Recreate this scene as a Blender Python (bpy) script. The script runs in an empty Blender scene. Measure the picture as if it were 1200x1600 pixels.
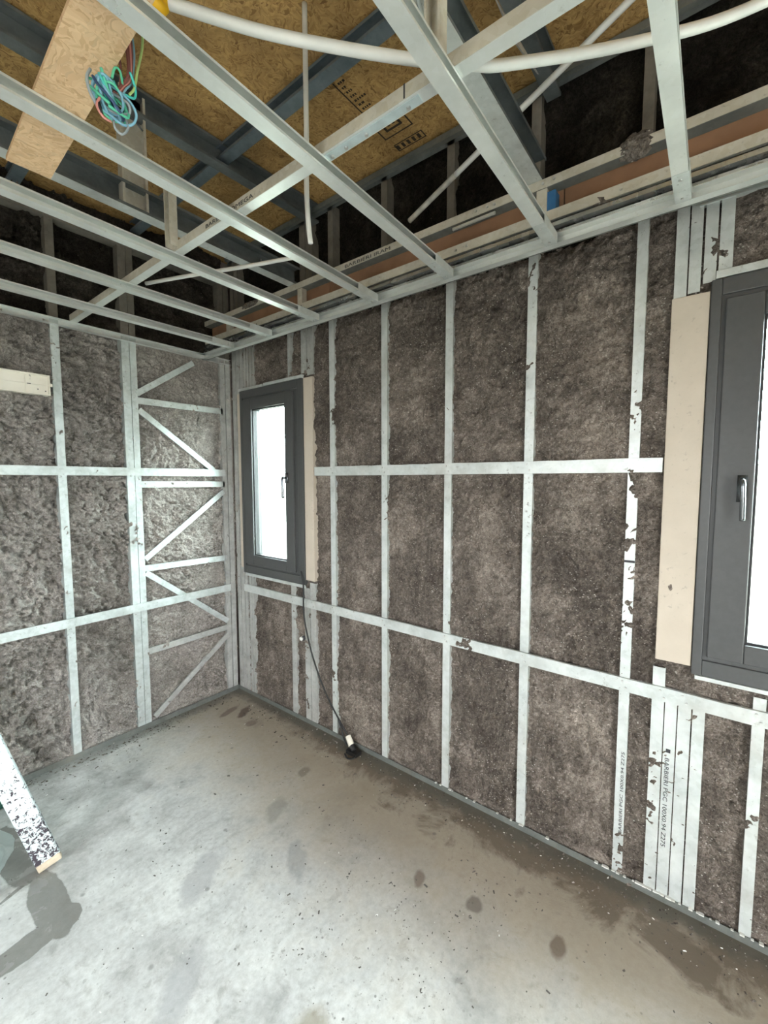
import bpy, math, random
import numpy as np
from mathutils import Vector, Matrix

# ------------------------------------------------------------------ camera
sc = bpy.context.scene
COL = sc.collection
cam_d = bpy.data.cameras.new('camera')
cam = bpy.data.objects.new('camera', cam_d)
COL.objects.link(cam)
R = Vector((0.6119, -0.7909, -0.0011)); D = Vector((0.7886, 0.6103, -0.0743))
D.normalize(); U = R.cross(D).normalized(); R = D.cross(U).normalized()
cam.matrix_world = Matrix(((R.x, U.x, -D.x, -1.894), (R.y, U.y, -D.y, -2.917), (R.z, U.z, -D.z, 1.640), (0, 0, 0, 1)))
cam_d.sensor_fit = 'VERTICAL'; cam_d.sensor_height = 32.0
cam_d.lens = 669.76 / 1600 * 32.0
cam_d.clip_start = 0.02; cam_d.clip_end = 300
sc.camera = cam

# ------------------------------------------------------------------ sky, daylight portals, exposure
W = bpy.data.worlds.new('sky'); sc.world = W; W.use_nodes = True
wn = W.node_tree; wn.nodes.clear()
wo = wn.nodes.new('ShaderNodeOutputWorld'); bg = wn.nodes.new('ShaderNodeBackground')
bg.inputs['Color'].default_value = (0.93, 0.97, 1.0, 1); bg.inputs['Strength'].default_value = 50.0
wn.links.new(bg.outputs[0], wo.inputs[0])
def portal(loc, rot, sx, sy):
    l = bpy.data.lights.new('daylight_portal', 'AREA'); l.shape = 'RECTANGLE'; l.size = sx; l.size_y = sy
    l.cycles.is_portal = True
    o = bpy.data.objects.new('daylight_portal', l); COL.objects.link(o); o.location = loc; o.rotation_euler = rot
H90 = math.pi / 2
# portals sit in the windows and unseen added openings and only steer the sky light
portal((0.14, -0.45, 1.62), (0, -H90, math.pi), 1.1, 0.40)
portal((0.14, -3.87, 1.62), (0, -H90, math.pi), 1.1, 1.66)
portal((-2.9, -5.63, 1.05), (-H90, 0, 0), 1.0, 2.1)
portal((-3.78, -2.0, 1.6), (0, -H90, 0), 1.1, 0.5)
sc.view_settings.view_transform = 'Standard'
sc.view_settings.look = 'None'
sc.view_settings.gamma = 1.0
sc.view_settings.use_curve_mapping = False
sc.view_settings.exposure = 0.0
sc.cycles.use_denoising = True
sc.cycles.max_bounces = 10; sc.cycles.diffuse_bounces = 6; sc.cycles.transparent_max_bounces = 12
sc.cycles.sample_clamp_indirect = 8.0
sc.cycles.caustics_reflective = False; sc.cycles.caustics_refractive = False

rnd = random.Random(7)
# ------------------------------------------------------------------ helpers
def tag(o, label=None, cat=None, group=None, kind=None):
    if label: o['label'] = label
    if cat: o['category'] = cat
    if group: o['group'] = group
    if kind: o['kind'] = kind
    return o
def empty(name, loc, label=None, cat=None, group=None, kind=None, rz=0.0):
    o = bpy.data.objects.new(name, None); COL.objects.link(o); o.location = loc; o.rotation_euler = (0, 0, rz)
    o.empty_display_size = 0.05
    return tag(o, label, cat, group, kind)
def stuff_screws(m, parent): tag(m.build('screw_heads', M['screw'], parent), kind='stuff')
class MB:
    """collects geometry given in world coordinates, links it as one mesh object"""
    def __init__(s): s.v = []; s.f = []
    def add(s, vs, fs):
        n = len(s.v); s.v += [tuple(v) for v in vs]; s.f += [tuple(i + n for i in f) for f in fs]; return s
    def box(s, a, b):
        x0, y0, z0 = [min(p, q) for p, q in zip(a, b)]; x1, y1, z1 = [max(p, q) for p, q in zip(a, b)]
        vs = [(x0,y0,z0),(x1,y0,z0),(x1,y1,z0),(x0,y1,z0),(x0,y0,z1),(x1,y0,z1),(x1,y1,z1),(x0,y1,z1)]
        return s.add(vs, [(3,2,1,0),(4,5,6,7),(0,1,5,4),(1,2,6,5),(2,3,7,6),(3,0,4,7)])
    def prism(s, prof, o, u, v, w, L):
        """extrude a closed 2D outline (in axes u,v) along w for L"""
        o = Vector(o); u = Vector(u); v = Vector(v); w = Vector(w)
        n = len(prof); vs = [o + u*a + v*b for a, b in prof] + [o + u*a + v*b + w*L for a, b in prof]
        fs = [(i, (i+1) % n, n + (i+1) % n, n + i) for i in range(n)]
        if Vector(u).cross(Vector(v)).dot(w) > 0:
            pass
        else: fs = [f[::-1] for f in fs]
        s.add(vs, fs)
        # caps as strips of quads (the outline is a folded sheet, halves mirror each other)
        b = len(s.v) - 2*n
        for k in range(n//2 - 1):
            q = (b+k, b+k+1, b+n-2-k, b+n-1-k)
            s.f.append(q); s.f.append(tuple(i+n for i in q[::-1]))
        return s
    def beam(s, p, q, wdir, w, t):
        """flat bar from p to q: width w along wdir, thickness t"""
        p = Vector(p); q = Vector(q); d = (q-p).normalized(); wd = Vector(wdir); wd = (wd - d*wd.dot(d)).normalized(); n = d.cross(wd)
        vs = []
        for e in (p, q):
            for a, b in ((-1,-1),(1,-1),(1,1),(-1,1)): vs.append(e + wd*(a*w/2) + n*(b*t/2))
        return s.add(vs, [(3,2,1,0),(4,5,6,7),(0,1,5,4),(1,2,6,5),(2,3,7,6),(3,0,4,7)])
    def cyl(s, p, q, r, n=12, r2=None):
        p = Vector(p); q = Vector(q); d = (q-p).normalized()
        a = d.orthogonal().normalized(); b = d.cross(a); r2 = r if r2 is None else r2
        vs = [p + (a*math.cos(2*math.pi*i/n) + b*math.sin(2*math.pi*i/n))*r for i in range(n)]
        vs += [q + (a*math.cos(2*math.pi*i/n) + b*math.sin(2*math.pi*i/n))*r2 for i in range(n)]
        return s.add(vs, [(i,(i+1)%n,n+(i+1)%n,n+i) for i in range(n)] + [tuple(range(n))[::-1], tuple(range(n,2*n))])
    def tube(s, pts, r, n=8, sub=6, flat=1.0):
        P = smooth(pts, sub); m = len(P); base = len(s.v)
        T = [(P[min(i+1,m-1)] - P[max(i-1,0)]).normalized() for i in range(m)]
        a = T[0].orthogonal().normalized()
        for i in range(m):
            a = (a - T[i]*a.dot(T[i])).normalized(); b = T[i].cross(a)
            for k in range(n):
                t = 2*math.pi*k/n
                s.v.append(tuple(P[i] + a*(math.cos(t)*r) + b*(math.sin(t)*r*flat)))
        for i in range(m-1):
            for k in range(n):
                s.f.append((base+i*n+k, base+i*n+(k+1)%n, base+(i+1)*n+(k+1)%n, base+(i+1)*n+k))
        s.f.append(tuple(base+k for k in range(n))[::-1]); s.f.append(tuple(base+(m-1)*n+k for k in range(n)))
        return s
    def build(s, name, m, parent=None, smooth_=False):
        me = bpy.data.meshes.new(name)
        off = parent_world(parent)
        me.from_pydata([tuple(Vector(v) - off) for v in s.v], [], s.f); me.update()
        if m: me.materials.append(m)
        if smooth_: me.polygons.foreach_set('use_smooth', [True]*len(me.polygons))
        o = bpy.data.objects.new(name, me); COL.objects.link(o)
        if parent: o.parent = parent
        return o
def parent_world(p):
    v = Vector((0,0,0))
    while p: v += Vector(p.location); p = p.parent
    return v
def smooth(pts, sub):
    P = [Vector(p) for p in pts]
    if len(P) < 3 or sub <= 1: return P
    out = []
    for i in range(len(P)-1):
        a = P[max(i-1,0)]; b = P[i]; c = P[i+1]; d = P[min(i+2,len(P)-1)]
        for k in range(sub):
            t = k/sub
            out.append(0.5*((2*b) + (c-a)*t + (2*a-5*b+4*c-d)*t*t + (3*b-a-3*c+d)*t**3))
    out.append(P[-1]); return out
def csec(h, b, lip, t=0.0016):
    """C section: web of height h at u=0, flanges b along +u, lips turned in; outline as a folded sheet"""
    out = [(b, lip), (b, 0), (0, 0), (0, h), (b, h), (b, h-lip)]
    inn = [(b-t, lip), (b-t, t), (t, t), (t, h-t), (b-t, h-t), (b-t, h-lip)]
    return out + inn[::-1]
def usec(h, b, t=0.0016):
    return [(b, 0), (0, 0), (0, h), (b, h), (b, h-t), (t, h-t), (t, t), (b, t)]
def sheet(line, t=0.0016):
    """folded sheet from a polyline (u,v)"""
    P = [Vector((a, b)) for a, b in line]; N = []
    for i in range(len(P)):
        d = (P[min(i+1,len(P)-1)] - P[max(i-1,0)]).normalized(); N.append(Vector((-d.y, d.x)))
    return [tuple(p) for p in P] + [tuple(p + n*t) for p, n in zip(P, N)][::-1]
# tidy value noise for the sprayed surfaces
_rg = np.random.RandomState(11)
_lat = _rg.rand(256, 256)
def vnoise(x, y):
    xi = np.floor(x).astype(int); yi = np.floor(y).astype(int); fx = x-xi; fy = y-yi
    fx = fx*fx*(3-2*fx); fy = fy*fy*(3-2*fy)
    g = lambda a, b: _lat[a & 255, b & 255]
    return (g(xi,yi)*(1-fx)+g(xi+1,yi)*fx)*(1-fy) + (g(xi,yi+1)*(1-fx)+g(xi+1,yi+1)*fx)*fy
def fbm(x, y, s, octs=4, gain=0.5):
    r = 0; a = 1; tot = 0
    for k in range(octs):
        r = r + a*(vnoise(x*s+17*k, y*s+31*k)-0.5); tot += a; s *= 2.03; a *= gain
    return r/tot*2
def field(name, mat, parent, a0, a1, z0, z1, step, fn, axis, holes=()):
    """height field standing on a wall; axis 'x' = wall in plane y=0 running along x, 'y' = wall in plane x=0 running along y"""
    na = int(abs(a1-a0)/step)+1; nz = int((z1-z0)/step)+1
    A, Z = np.meshgrid(np.linspace(a0, a1, na), np.linspace(z0, z1, nz), indexing='ij')
    Hh = fn(A, Z)
    co = np.stack([Hh, A, Z], -1) if axis == 'y' else np.stack([A, Hh, Z], -1)
    I = np.arange(na*nz).reshape(na, nz)
    q = np.stack([I[:-1,:-1], I[1:,:-1], I[1:,1:], I[:-1,1:]], -1).reshape(-1, 4)
    ca = ((A[:-1,:-1]+A[1:,1:])/2).reshape(-1); cz = ((Z[:-1,:-1]+Z[1:,1:])/2).reshape(-1)
    keep = np.ones(len(q), bool)
    for (h0, h1, k0, k1) in holes: keep &= ~((ca > h0) & (ca < h1) & (cz > k0) & (cz < k1))
    q = q[keep]
    if (axis == 'y') == (a1 < a0): q = q[:, ::-1]
    if axis == 'y': q = q[:, ::-1]
    me = bpy.data.meshes.new(name); me.vertices.add(na*nz); me.vertices.foreach_set('co', (co.reshape(-1,3) - np.array(parent_world(parent))).ravel())
    me.loops.add(len(q)*4); me.loops.foreach_set('vertex_index', q.ravel())
    me.polygons.add(len(q)); me.polygons.foreach_set('loop_start', np.arange(len(q))*4); me.polygons.foreach_set('loop_total', np.full(len(q), 4))
    me.update(calc_edges=True); me.validate(); me.materials.append(mat)
    o = bpy.data.objects.new(name, me); COL.objects.link(o); o.parent = parent
    return o

# ------------------------------------------------------------------ materials
class NT:
    def __init__(s, name):
        s.m = bpy.data.materials.new(name); s.m.use_nodes = True; s.t = s.m.node_tree; s.t.nodes.clear()
        s.out = s.n('ShaderNodeOutputMaterial'); s.b = s.n('ShaderNodeBsdfPrincipled'); s.l(s.b.outputs[0], s.out.inputs[0])
        g = s.n('ShaderNodeNewGeometry'); s.pos = g.outputs['Position']
    def n(s, t, **k):
        x = s.t.nodes.new(t)
        for a, b in k.items(): setattr(x, a, b)
        return x
    def l(s, a, b): s.t.links.new(a, b)
    def set(s, node, key, val):
        i = node.inputs[key]
        if isinstance(val, bpy.types.NodeSocket): s.l(val, i)
        else: i.default_value = val
    def noise(s, scale, detail=3, rough=0.5, vec=None, dist=0.0):
        x = s.n('ShaderNodeTexNoise'); s.l(vec or s.pos, x.inputs['Vector'])
        x.inputs['Scale'].default_value = scale; x.inputs['Detail'].default_value = detail; x.inputs['Roughness'].default_value = rough
        x.inputs['Distortion'].default_value = dist; return x.outputs[0]
    def vor(s, scale, feature='F1', out='Distance', vec=None, rand=1.0):
        x = s.n('ShaderNodeTexVoronoi', feature=feature); s.l(vec or s.pos, x.inputs['Vector']); x.inputs['Scale'].default_value = scale
        x.inputs['Randomness'].default_value = rand
        return x.outputs[out]
    def mapv(s, scale=(1,1,1), rot=(0,0,0), loc=(0,0,0), vec=None):
        x = s.n('ShaderNodeMapping'); s.l(vec or s.pos, x.inputs['Vector'])
        x.inputs['Scale'].default_value = scale; x.inputs['Rotation'].default_value = rot; x.inputs['Location'].default_value = loc; return x.outputs[0]
    def math(s, op, a, b=0.0, clamp=False):
        x = s.n('ShaderNodeMath', operation=op, use_clamp=clamp); s.set(x, 0, a); s.set(x, 1, b); return x.outputs[0]
    def rng(s, v, a, b, c=0.0, d=1.0):
        x = s.n('ShaderNodeMapRange'); s.set(x, 0, v); x.inputs[1].default_value = a; x.inputs[2].default_value = b
        x.inputs[3].default_value = c; x.inputs[4].default_value = d; return x.outputs[0]
    def mix(s, f, a, b, mode='MIX'):
        x = s.n('ShaderNodeMix', data_type='RGBA', blend_type=mode)
        s.set(x, 0, f)
        for k, v in ((6, a), (7, b)):
            if isinstance(v, bpy.types.NodeSocket): s.l(v, x.inputs[k])
            else: x.inputs[k].default_value = (v[0], v[1], v[2], 1)
        return x.outputs[2]
    def ramp(s, v, stops):
        x = s.n('ShaderNodeValToRGB'); s.l(v, x.inputs[0]); cr = x.color_ramp
        while len(cr.elements) < len(stops): cr.elements.new(0.5)
        for e, (p, c) in zip(cr.elements, stops): e.position = p; e.color = (c[0], c[1], c[2], 1)
        return x.outputs[0]
    def bump(s, h, strength=0.5, dist=0.01, prev=None):
        x = s.n('ShaderNodeBump'); s.l(h, x.inputs['Height']); x.inputs['Strength'].default_value = strength; x.inputs['Distance'].default_value = dist
        if prev: s.l(prev, x.inputs['Normal'])
        return x.outputs[0]
    def fin(s, col=None, rough=0.6, metal=0.0, normal=None, spec=None):
        if col is not None:
            if isinstance(col, bpy.types.NodeSocket): s.l(col, s.b.inputs['Base Color'])
            else: s.b.inputs['Base Color'].default_value = (col[0], col[1], col[2], 1)
        s.set(s.b, 'Roughness', rough); s.set(s.b, 'Metallic', metal)
        if spec is not None: s.b.inputs['Specular IOR Level'].default_value = spec
        if normal: s.l(normal, s.b.inputs['Normal'])
        return s.m
def simple(name, col, rough=0.6, metal=0.0, var=0.12, scale=30, spec=None):
    t = NT(name); n = t.noise(scale, 4); c = t.mix(t.rng(n, 0.3, 0.7), [x*(1-var) for x in col], [min(1, x*(1+var)) for x in col])
    return t.fin(c, rough, metal, t.bump(n, 0.1, 0.003), spec)
def steel(name, light, dark, dirt=0.5, rough=0.42, metal=0.45, spots=0.5, spark=0.22):
    t = NT(name)
    sp = t.vor(60, out='Color'); spn = t.noise(9, 5, 0.6)
    c = t.mix(t.rng(spn, 0.3, 0.7), dark, light)
    c = t.mix(t.math('MULTIPLY', sp, spark), c, (0.93, 0.96, 0.98))
    d = t.rng(t.noise(55, 6, 0.7), 0.60, 0.68); d2 = t.rng(t.noise(3.0, 3), 0.42, 0.62)
    c = t.mix(t.math('MULTIPLY', t.math('MULTIPLY', d, d2), spots), c, (0.13, 0.115, 0.095))
    c = t.mix(t.rng(t.noise(2.1, 5, 0.65), 0.52, 0.72, 0.0, dirt), c, (0.28, 0.25, 0.20))
    r = t.rng(spn, 0.2, 0.8, rough-0.08, rough+0.15)
    return t.fin(c, r, metal, t.bump(t.noise(25, 4), 0.12, 0.004))
M = {}
M['stud'] = steel('galvanised_stud_steel', (0.68, 0.71, 0.68), (0.47, 0.51, 0.49), dirt=0.45, spots=0.9, metal=0.3)
M['stud_grey'] = steel('grey_green_stud_steel', (0.56, 0.61, 0.59), (0.36, 0.40, 0.38), dirt=0.5, rough=0.5, metal=0.25, spots=1.0, spark=0.25)
M['track'] = steel('dusty_track_steel', (0.17, 0.18, 0.16), (0.10, 0.11, 0.10), dirt=0.35, rough=0.6, metal=0.2, spots=0.9, spark=0.04)
M['oversprayed'] = steel('oversprayed_stud_steel', (0.46, 0.47, 0.44), (0.27, 0.27, 0.25), dirt=0.45, rough=0.7, metal=0.1, spots=0.9, spark=0.12)
M['upper_shaded'] = steel('shaded_upper_steel', (0.20, 0.18, 0.145), (0.11, 0.10, 0.08), dirt=0.1, rough=0.8, metal=0.0, spots=0.9, spark=0.03)  # shade above the ceiling grid painted into the upper steel colour
M['furring'] = steel('bright_furring_steel', (0.84, 0.86, 0.82), (0.70, 0.73, 0.70), dirt=0.12, rough=0.33, metal=0.5, spots=0.3)
M['beige'] = steel('dusty_beige_steel', (0.60, 0.56, 0.45), (0.46, 0.43, 0.34), dirt=0.25, rough=0.55, metal=0.15, spots=0.5)
M['dark'] = steel('grey_joist_steel', (0.17, 0.19, 0.19), (0.08, 0.095, 0.095), dirt=0.12, rough=0.5, metal=0.3, spots=0.5, spark=0.03)
M['blue'] = steel('blue_grey_purlin_steel', (0.20, 0.25, 0.28), (0.11, 0.15, 0.17), dirt=0.1, rough=0.45, metal=0.4, spots=0.3, spark=0.05)
M['screw'] = simple('screw_zinc', (0.6, 0.6, 0.58), 0.3, 0.8)
M['anthracite'] = simple('anthracite_window_profile', (0.066, 0.067, 0.067), 0.40, 0.0, 0.06, 60)
M['seal'] = simple('black_rubber_seal', (0.012, 0.012, 0.013), 0.6)
M['board'] = steel('raw_beige_board', (0.58, 0.51, 0.42), (0.52, 0.455, 0.37), dirt=0.22, rough=0.8, metal=0.0, spots=0.5, spark=0.0)
M['cream'] = simple('cream_plastic', (0.80, 0.76, 0.66), 0.45, 0, 0.04, 15)
M['pvc'] = simple('white_pvc', (0.80, 0.80, 0.76), 0.4, 0, 0.05, 20)
M['pvc_dirty'] = simple('dusty_pvc', (0.50, 0.49, 0.43), 0.6, 0, 0.35, 22)
M['black'] = simple('black_rubber', (0.012, 0.012, 0.012), 0.5)
M['ink'] = simple('ink_print', (0.035, 0.035, 0.04), 0.7)
M['ink_brown'] = simple('stamp_ink', (0.035, 0.022, 0.012), 0.8)
M['yellow'] = simple('yellow_plastic', (0.95, 0.52, 0.02), 0.4)
M['brownboard'] = simple('brown_fibreboard', (0.27, 0.145, 0.08), 0.8, 0, 0.18, 9)
M['handle'] = simple('satin_handle_metal', (0.16, 0.17, 0.18), 0.22, 0.8)
M['white_metal'] = simple('pale_zinc_scrap', (0.62, 0.72, 0.74), 0.35, 0.5)
M['felt'] = simple('grey_membrane_scrap', (0.32, 0.31, 0.28), 0.8, 0, 0.3, 30)
for k, c in dict(wire_brown=(0.20,0.07,0.06), wire_green=(0.10,0.50,0.32), wire_blue=(0.20,0.42,0.55), wire_teal=(0.05,0.45,0.42), wire_pink=(0.62,0.25,0.22), wire_grey=(0.30,0.34,0.36), wire_lime=(0.42,0.58,0.22), wire_navy=(0.03,0.06,0.14)).items():
    M[k] = simple(k, c, 0.45)

def insulation_mat(name, dark, mid, light, fleck, bumpd, lo=0.40, hi=1.45):
    t = NT(name)
    n1 = t.noise(2.6, 5, 0.6); n2 = t.noise(16, 5, 0.65, dist=0.6); n3 = t.noise(75, 4, 0.75)
    c = t.ramp(t.math('ADD', t.math('MULTIPLY', n1, 0.6), t.math('MULTIPLY', n2, 0.4)), [(0.39, dark), (0.50, mid), (0.62, light)])
    c = t.mix(t.rng(n3, 0.32, 0.70, 0.0, 0.75), t.mix(1.0, c, (lo, lo*0.95, lo*0.9), 'MULTIPLY'), t.mix(1.0, c, (hi, hi, hi), 'MULTIPLY'))
    fib = t.noise(48, 4, 0.7, dist=3.0)
    c = t.mix(t.rng(fib, 0.36, 0.47, 0.5, 0.0), c, t.mix(1.0, c, (0.35, 0.32, 0.30), 'MULTIPLY'))
    c = t.mix(t.rng(fib, 0.54, 0.62, 0.0, 0.45), c, t.mix(1.0, c, (1.7, 1.68, 1.65), 'MULTIPLY'))
    # pale paper flecks scattered through the sprayed cellulose
    warp = t.mapv((1, 1, 1.7), (0.4, 0.3, 0.2))
    f = t.vor(85, out='Distance', vec=warp); fc = t.vor(85, out='Color', vec=warp)
    fm = t.math('MULTIPLY', t.rng(f, 0.34, 0.18), t.rng(fc, 1.0-fleck, 1.0-fleck+0.03))
    fm = t.math('MULTIPLY', fm, t.rng(t.noise(5, 3), 0.35, 0.60, 0.25, 1.0))
    c = t.mix(fm, c, (0.62, 0.58, 0.52))
    nb = t.bump(n2, 0.9, bumpd*1.6); nb = t.bump(fib, 1.0, bumpd*1.5, nb); nb = t.bump(n3, 1.0, bumpd, nb)
    nb = t.bump(t.noise(190, 2, 0.6), 0.8, bumpd*0.35, nb)
    return t.fin(c, 0.95, 0, nb, 0.1)
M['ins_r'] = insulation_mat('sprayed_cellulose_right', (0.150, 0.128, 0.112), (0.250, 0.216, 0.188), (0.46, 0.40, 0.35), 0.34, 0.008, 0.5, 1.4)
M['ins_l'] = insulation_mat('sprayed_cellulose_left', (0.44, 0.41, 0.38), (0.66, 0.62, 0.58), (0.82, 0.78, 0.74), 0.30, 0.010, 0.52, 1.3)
M['ins_shaded'] = insulation_mat('shaded_upper_fill', (0.018, 0.015, 0.012), (0.035, 0.031, 0.025), (0.075, 0.066, 0.052), 0.05, 0.008)  # low light of the upper right wall painted in as darker fill
M['ins_lshaded'] = insulation_mat('shaded_upper_lumps', (0.045, 0.038, 0.030), (0.085, 0.075, 0.062), (0.17, 0.15, 0.125), 0.10, 0.012)  # same for the upper left wall: its shade is in the colour
M['crumb'] = insulation_mat('fallen_cellulose', (0.10, 0.09, 0.08), (0.19, 0.17, 0.15), (0.30, 0.27, 0.24), 0.2, 0.003)

def osb_mat(name, base, hi, lo, val=1.0):
    t = NT(name); c = None
    for k, (ps, sx, sy) in enumerate(((26, 26, 170), (34, 32, 200), (21, 24, 150))):
        off = t.mapv(loc=(k*1.7, k*0.9, k*0.3))
        wob = t.n('ShaderNodeVectorMath', operation='ADD'); nz = t.n('ShaderNodeTexNoise'); t.l(off, nz.inputs['Vector']); nz.inputs['Scale'].default_value = 14
        sc_ = t.n('ShaderNodeVectorMath', operation='SCALE'); t.l(nz.outputs['Color'], sc_.inputs[0]); sc_.inputs['Scale'].default_value = 0.07
        t.l(off, wob.inputs[0]); t.l(sc_.outputs[0], wob.inputs[1])
        pv = t.vor(ps, out='Color', vec=wob.outputs[0])
        vr = t.n('ShaderNodeVectorRotate', rotation_type='Z_AXIS'); t.l(wob.outputs[0], vr.inputs['Vector']); t.l(t.math('MULTIPLY', pv, 9.0), vr.inputs['Angle'])
        wv = t.n('ShaderNodeTexVoronoi'); t.l(t.mapv((sx, sy, sx), vec=vr.outputs[0]), wv.inputs['Vector']); wv.inputs['Scale'].default_value = 1.0
        cell = t.ramp(wv.outputs['Color'], [(0.0, [x*val for x in lo]), (0.3, [x*val for x in base]), (0.7, [x*val for x in hi]), (1.0, [x*val*0.75 for x in base])])
        if c is None: c = cell
        else: c = t.mix(t.math('GREATER_THAN', t.vor(34+9*k, out='Color', vec=wob.outputs[0]), 0.5), c, cell)
    g = t.noise(6, 4, 0.6)
    c = t.mix(t.rng(g, 0.40, 0.68, 0.0, 0.5), c, [x*val*0.8 for x in lo])
    return t.fin(c, 0.75, 0, t.bump(t.noise(60, 3), 0.3, 0.003))
M['osb'] = osb_mat('roof_osb', (0.40, 0.235, 0.075), (0.58, 0.37, 0.14), (0.17, 0.08, 0.022))
M['osb_pale'] = osb_mat('pale_osb_offcut', (0.66, 0.44, 0.25), (0.78, 0.56, 0.34), (0.50, 0.31, 0.16))

# painted plank: white paint flaked away to dark primer near the foot
t = NT('flaked_white_paint')
n = t.noise(58, 6, 0.72, dist=0.6)
sep = t.n('ShaderNodeSeparateXYZ'); t.l(t.pos, sep.inputs[0])
th = t.rng(sep.outputs[2], 0.0, 0.45, 0.47, 0.60)
m_ = t.math('GREATER_THAN', n, th)
cp = t.mix(t.noise(20, 3), (0.50, 0.57, 0.57), (0.64, 0.70, 0.70))
M['flaked'] = t.fin(t.mix(m_, cp, (0.045, 0.035, 0.045)), t.mix(m_, (0.4,)*3, (0.8,)*3), 0, t.bump(t.math('SUBTRACT', 1.0, m_), 0.5, 0.003))
M['rawwood'] = simple('bare_wood_end', (0.48, 0.40, 0.30), 0.85, 0, 0.2, 40)

# clear plastic
t = NT('cloudy_plastic_film')
t.t.nodes.remove(t.b)
tr = t.n('ShaderNodeBsdfTransparent'); df = t.n('ShaderNodeBsdfTranslucent'); gl = t.n('ShaderNodeBsdfGlossy'); dd = t.n('ShaderNodeBsdfDiffuse')
gl.inputs['Roughness'].default_value = 0.18; tr.inputs[0].default_value = (0.90, 0.95, 0.93, 1); df.inputs[0].default_value = (0.85, 0.90, 0.88, 1); dd.inputs[0].default_value = (0.62, 0.68, 0.66, 1)
m1 = t.n('ShaderNodeMixShader'); m1.inputs[0].default_value = 0.5; t.l(df.outputs[0], m1.inputs[1]); t.l(dd.outputs[0], m1.inputs[2])
m2 = t.n('ShaderNodeMixShader'); t.l(t.rng(t.noise(7, 4, dist=1.0), 0.3, 0.7, 0.45, 0.85), m2.inputs[0]); t.l(tr.outputs[0], m2.inputs[1]); t.l(m1.outputs[0], m2.inputs[2])
m3 = t.n('ShaderNodeMixShader'); m3.inputs[0].default_value = 0.18; t.l(m2.outputs[0], m3.inputs[1]); t.l(gl.outputs[0], m3.inputs[2])
t.l(m3.outputs[0], t.out.inputs[0]); M['film'] = t.m
# window glass
t = NT('window_glass'); t.t.nodes.remove(t.b)
tr = t.n('ShaderNodeBsdfTransparent'); gl = t.n('ShaderNodeBsdfGlossy'); gl.inputs['Roughness'].default_value = 0.02
tr.inputs[0].default_value = (0.93, 0.97, 0.96, 1); fr = t.n('ShaderNodeLayerWeight'); fr.inputs[0].default_value = 0.5; pw = t.math('ADD', t.math('MULTIPLY', t.math('POWER', fr.outputs['Facing'], 5.0), 0.9), 0.04)
m1 = t.n('ShaderNodeMixShader'); t.l(pw, m1.inputs[0]); t.l(tr.outputs[0], m1.inputs[1]); t.l(gl.outputs[0], m1.inputs[2]); t.l(m1.outputs[0], t.out.inputs[0])
M['glass'] = t.m

# concrete slab with damp patches, a painted shadow by the bag, mud along the right wall and scattered grit
t = NT('concrete_floor')
sep = t.n('ShaderNodeSeparateXYZ'); t.l(t.pos, sep.inputs[0]); X, Y = sep.outputs[0], sep.outputs[1]
big = t.noise(1.3, 6, 0.62, dist=0.7); mid = t.noise(5.0, 6, 0.68, dist=0.4); fine = t.noise(42, 5, 0.7)
c = t.ramp(t.math('ADD', t.math('MULTIPLY', big, 0.5), t.math('MULTIPLY', mid, 0.5)), [(0.36, (0.36, 0.355, 0.34)), (0.47, (0.56, 0.56, 0.55)), (0.60, (0.72, 0.72, 0.70))])
c = t.mix(t.rng(fine, 0.38, 0.66, 0.0, 0.6), c, t.mix(1.0, c, (0.66, 0.65, 0.64), 'MULTIPLY'))
mot = t.noise(11, 5, 0.7, dist=0.5)
c = t.mix(t.rng(mot, 0.56, 0.70, 0.0, 0.55), c, t.mix(1.0, c, (0.55, 0.53, 0.50), 'MULTIPLY'))
mot2 = t.noise(30, 4, 0.7)
c = t.mix(t.math('MULTIPLY', t.rng(mot2, 0.60, 0.66, 0.0, 0.6), t.rng(big, 0.35, 0.6, 0.2, 1.0)), c, (0.24, 0.23, 0.21))
# tan dust then brown mud close to the right wall
edge = t.math('ADD', X, t.math('MULTIPLY', t.math('SUBTRACT', mid, 0.5), 0.9))
edge = t.math('ADD', edge, t.math('MULTIPLY', t.math('SUBTRACT', t.noise(2.2, 3), 0.5), 0.5))
far = t.rng(Y, -0.2, -1.1)
tan_ = t.rng(edge, -0.95, -0.35, 0.0, 0.75)
c = t.mix(tan_, c, (0.36, 0.295, 0.205))
mud = t.math('MULTIPLY', t.rng(edge, -0.22, -0.10, 0.0, 0.85), far)
c = t.mix(mud, c, (0.150, 0.118, 0.085))
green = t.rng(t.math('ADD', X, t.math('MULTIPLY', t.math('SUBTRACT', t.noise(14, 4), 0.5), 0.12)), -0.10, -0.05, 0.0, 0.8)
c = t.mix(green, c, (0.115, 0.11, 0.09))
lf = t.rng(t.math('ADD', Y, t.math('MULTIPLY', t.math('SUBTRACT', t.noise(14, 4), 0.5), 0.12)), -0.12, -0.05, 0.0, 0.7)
c = t.mix(lf, c, (0.16, 0.16, 0.14))
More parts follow.
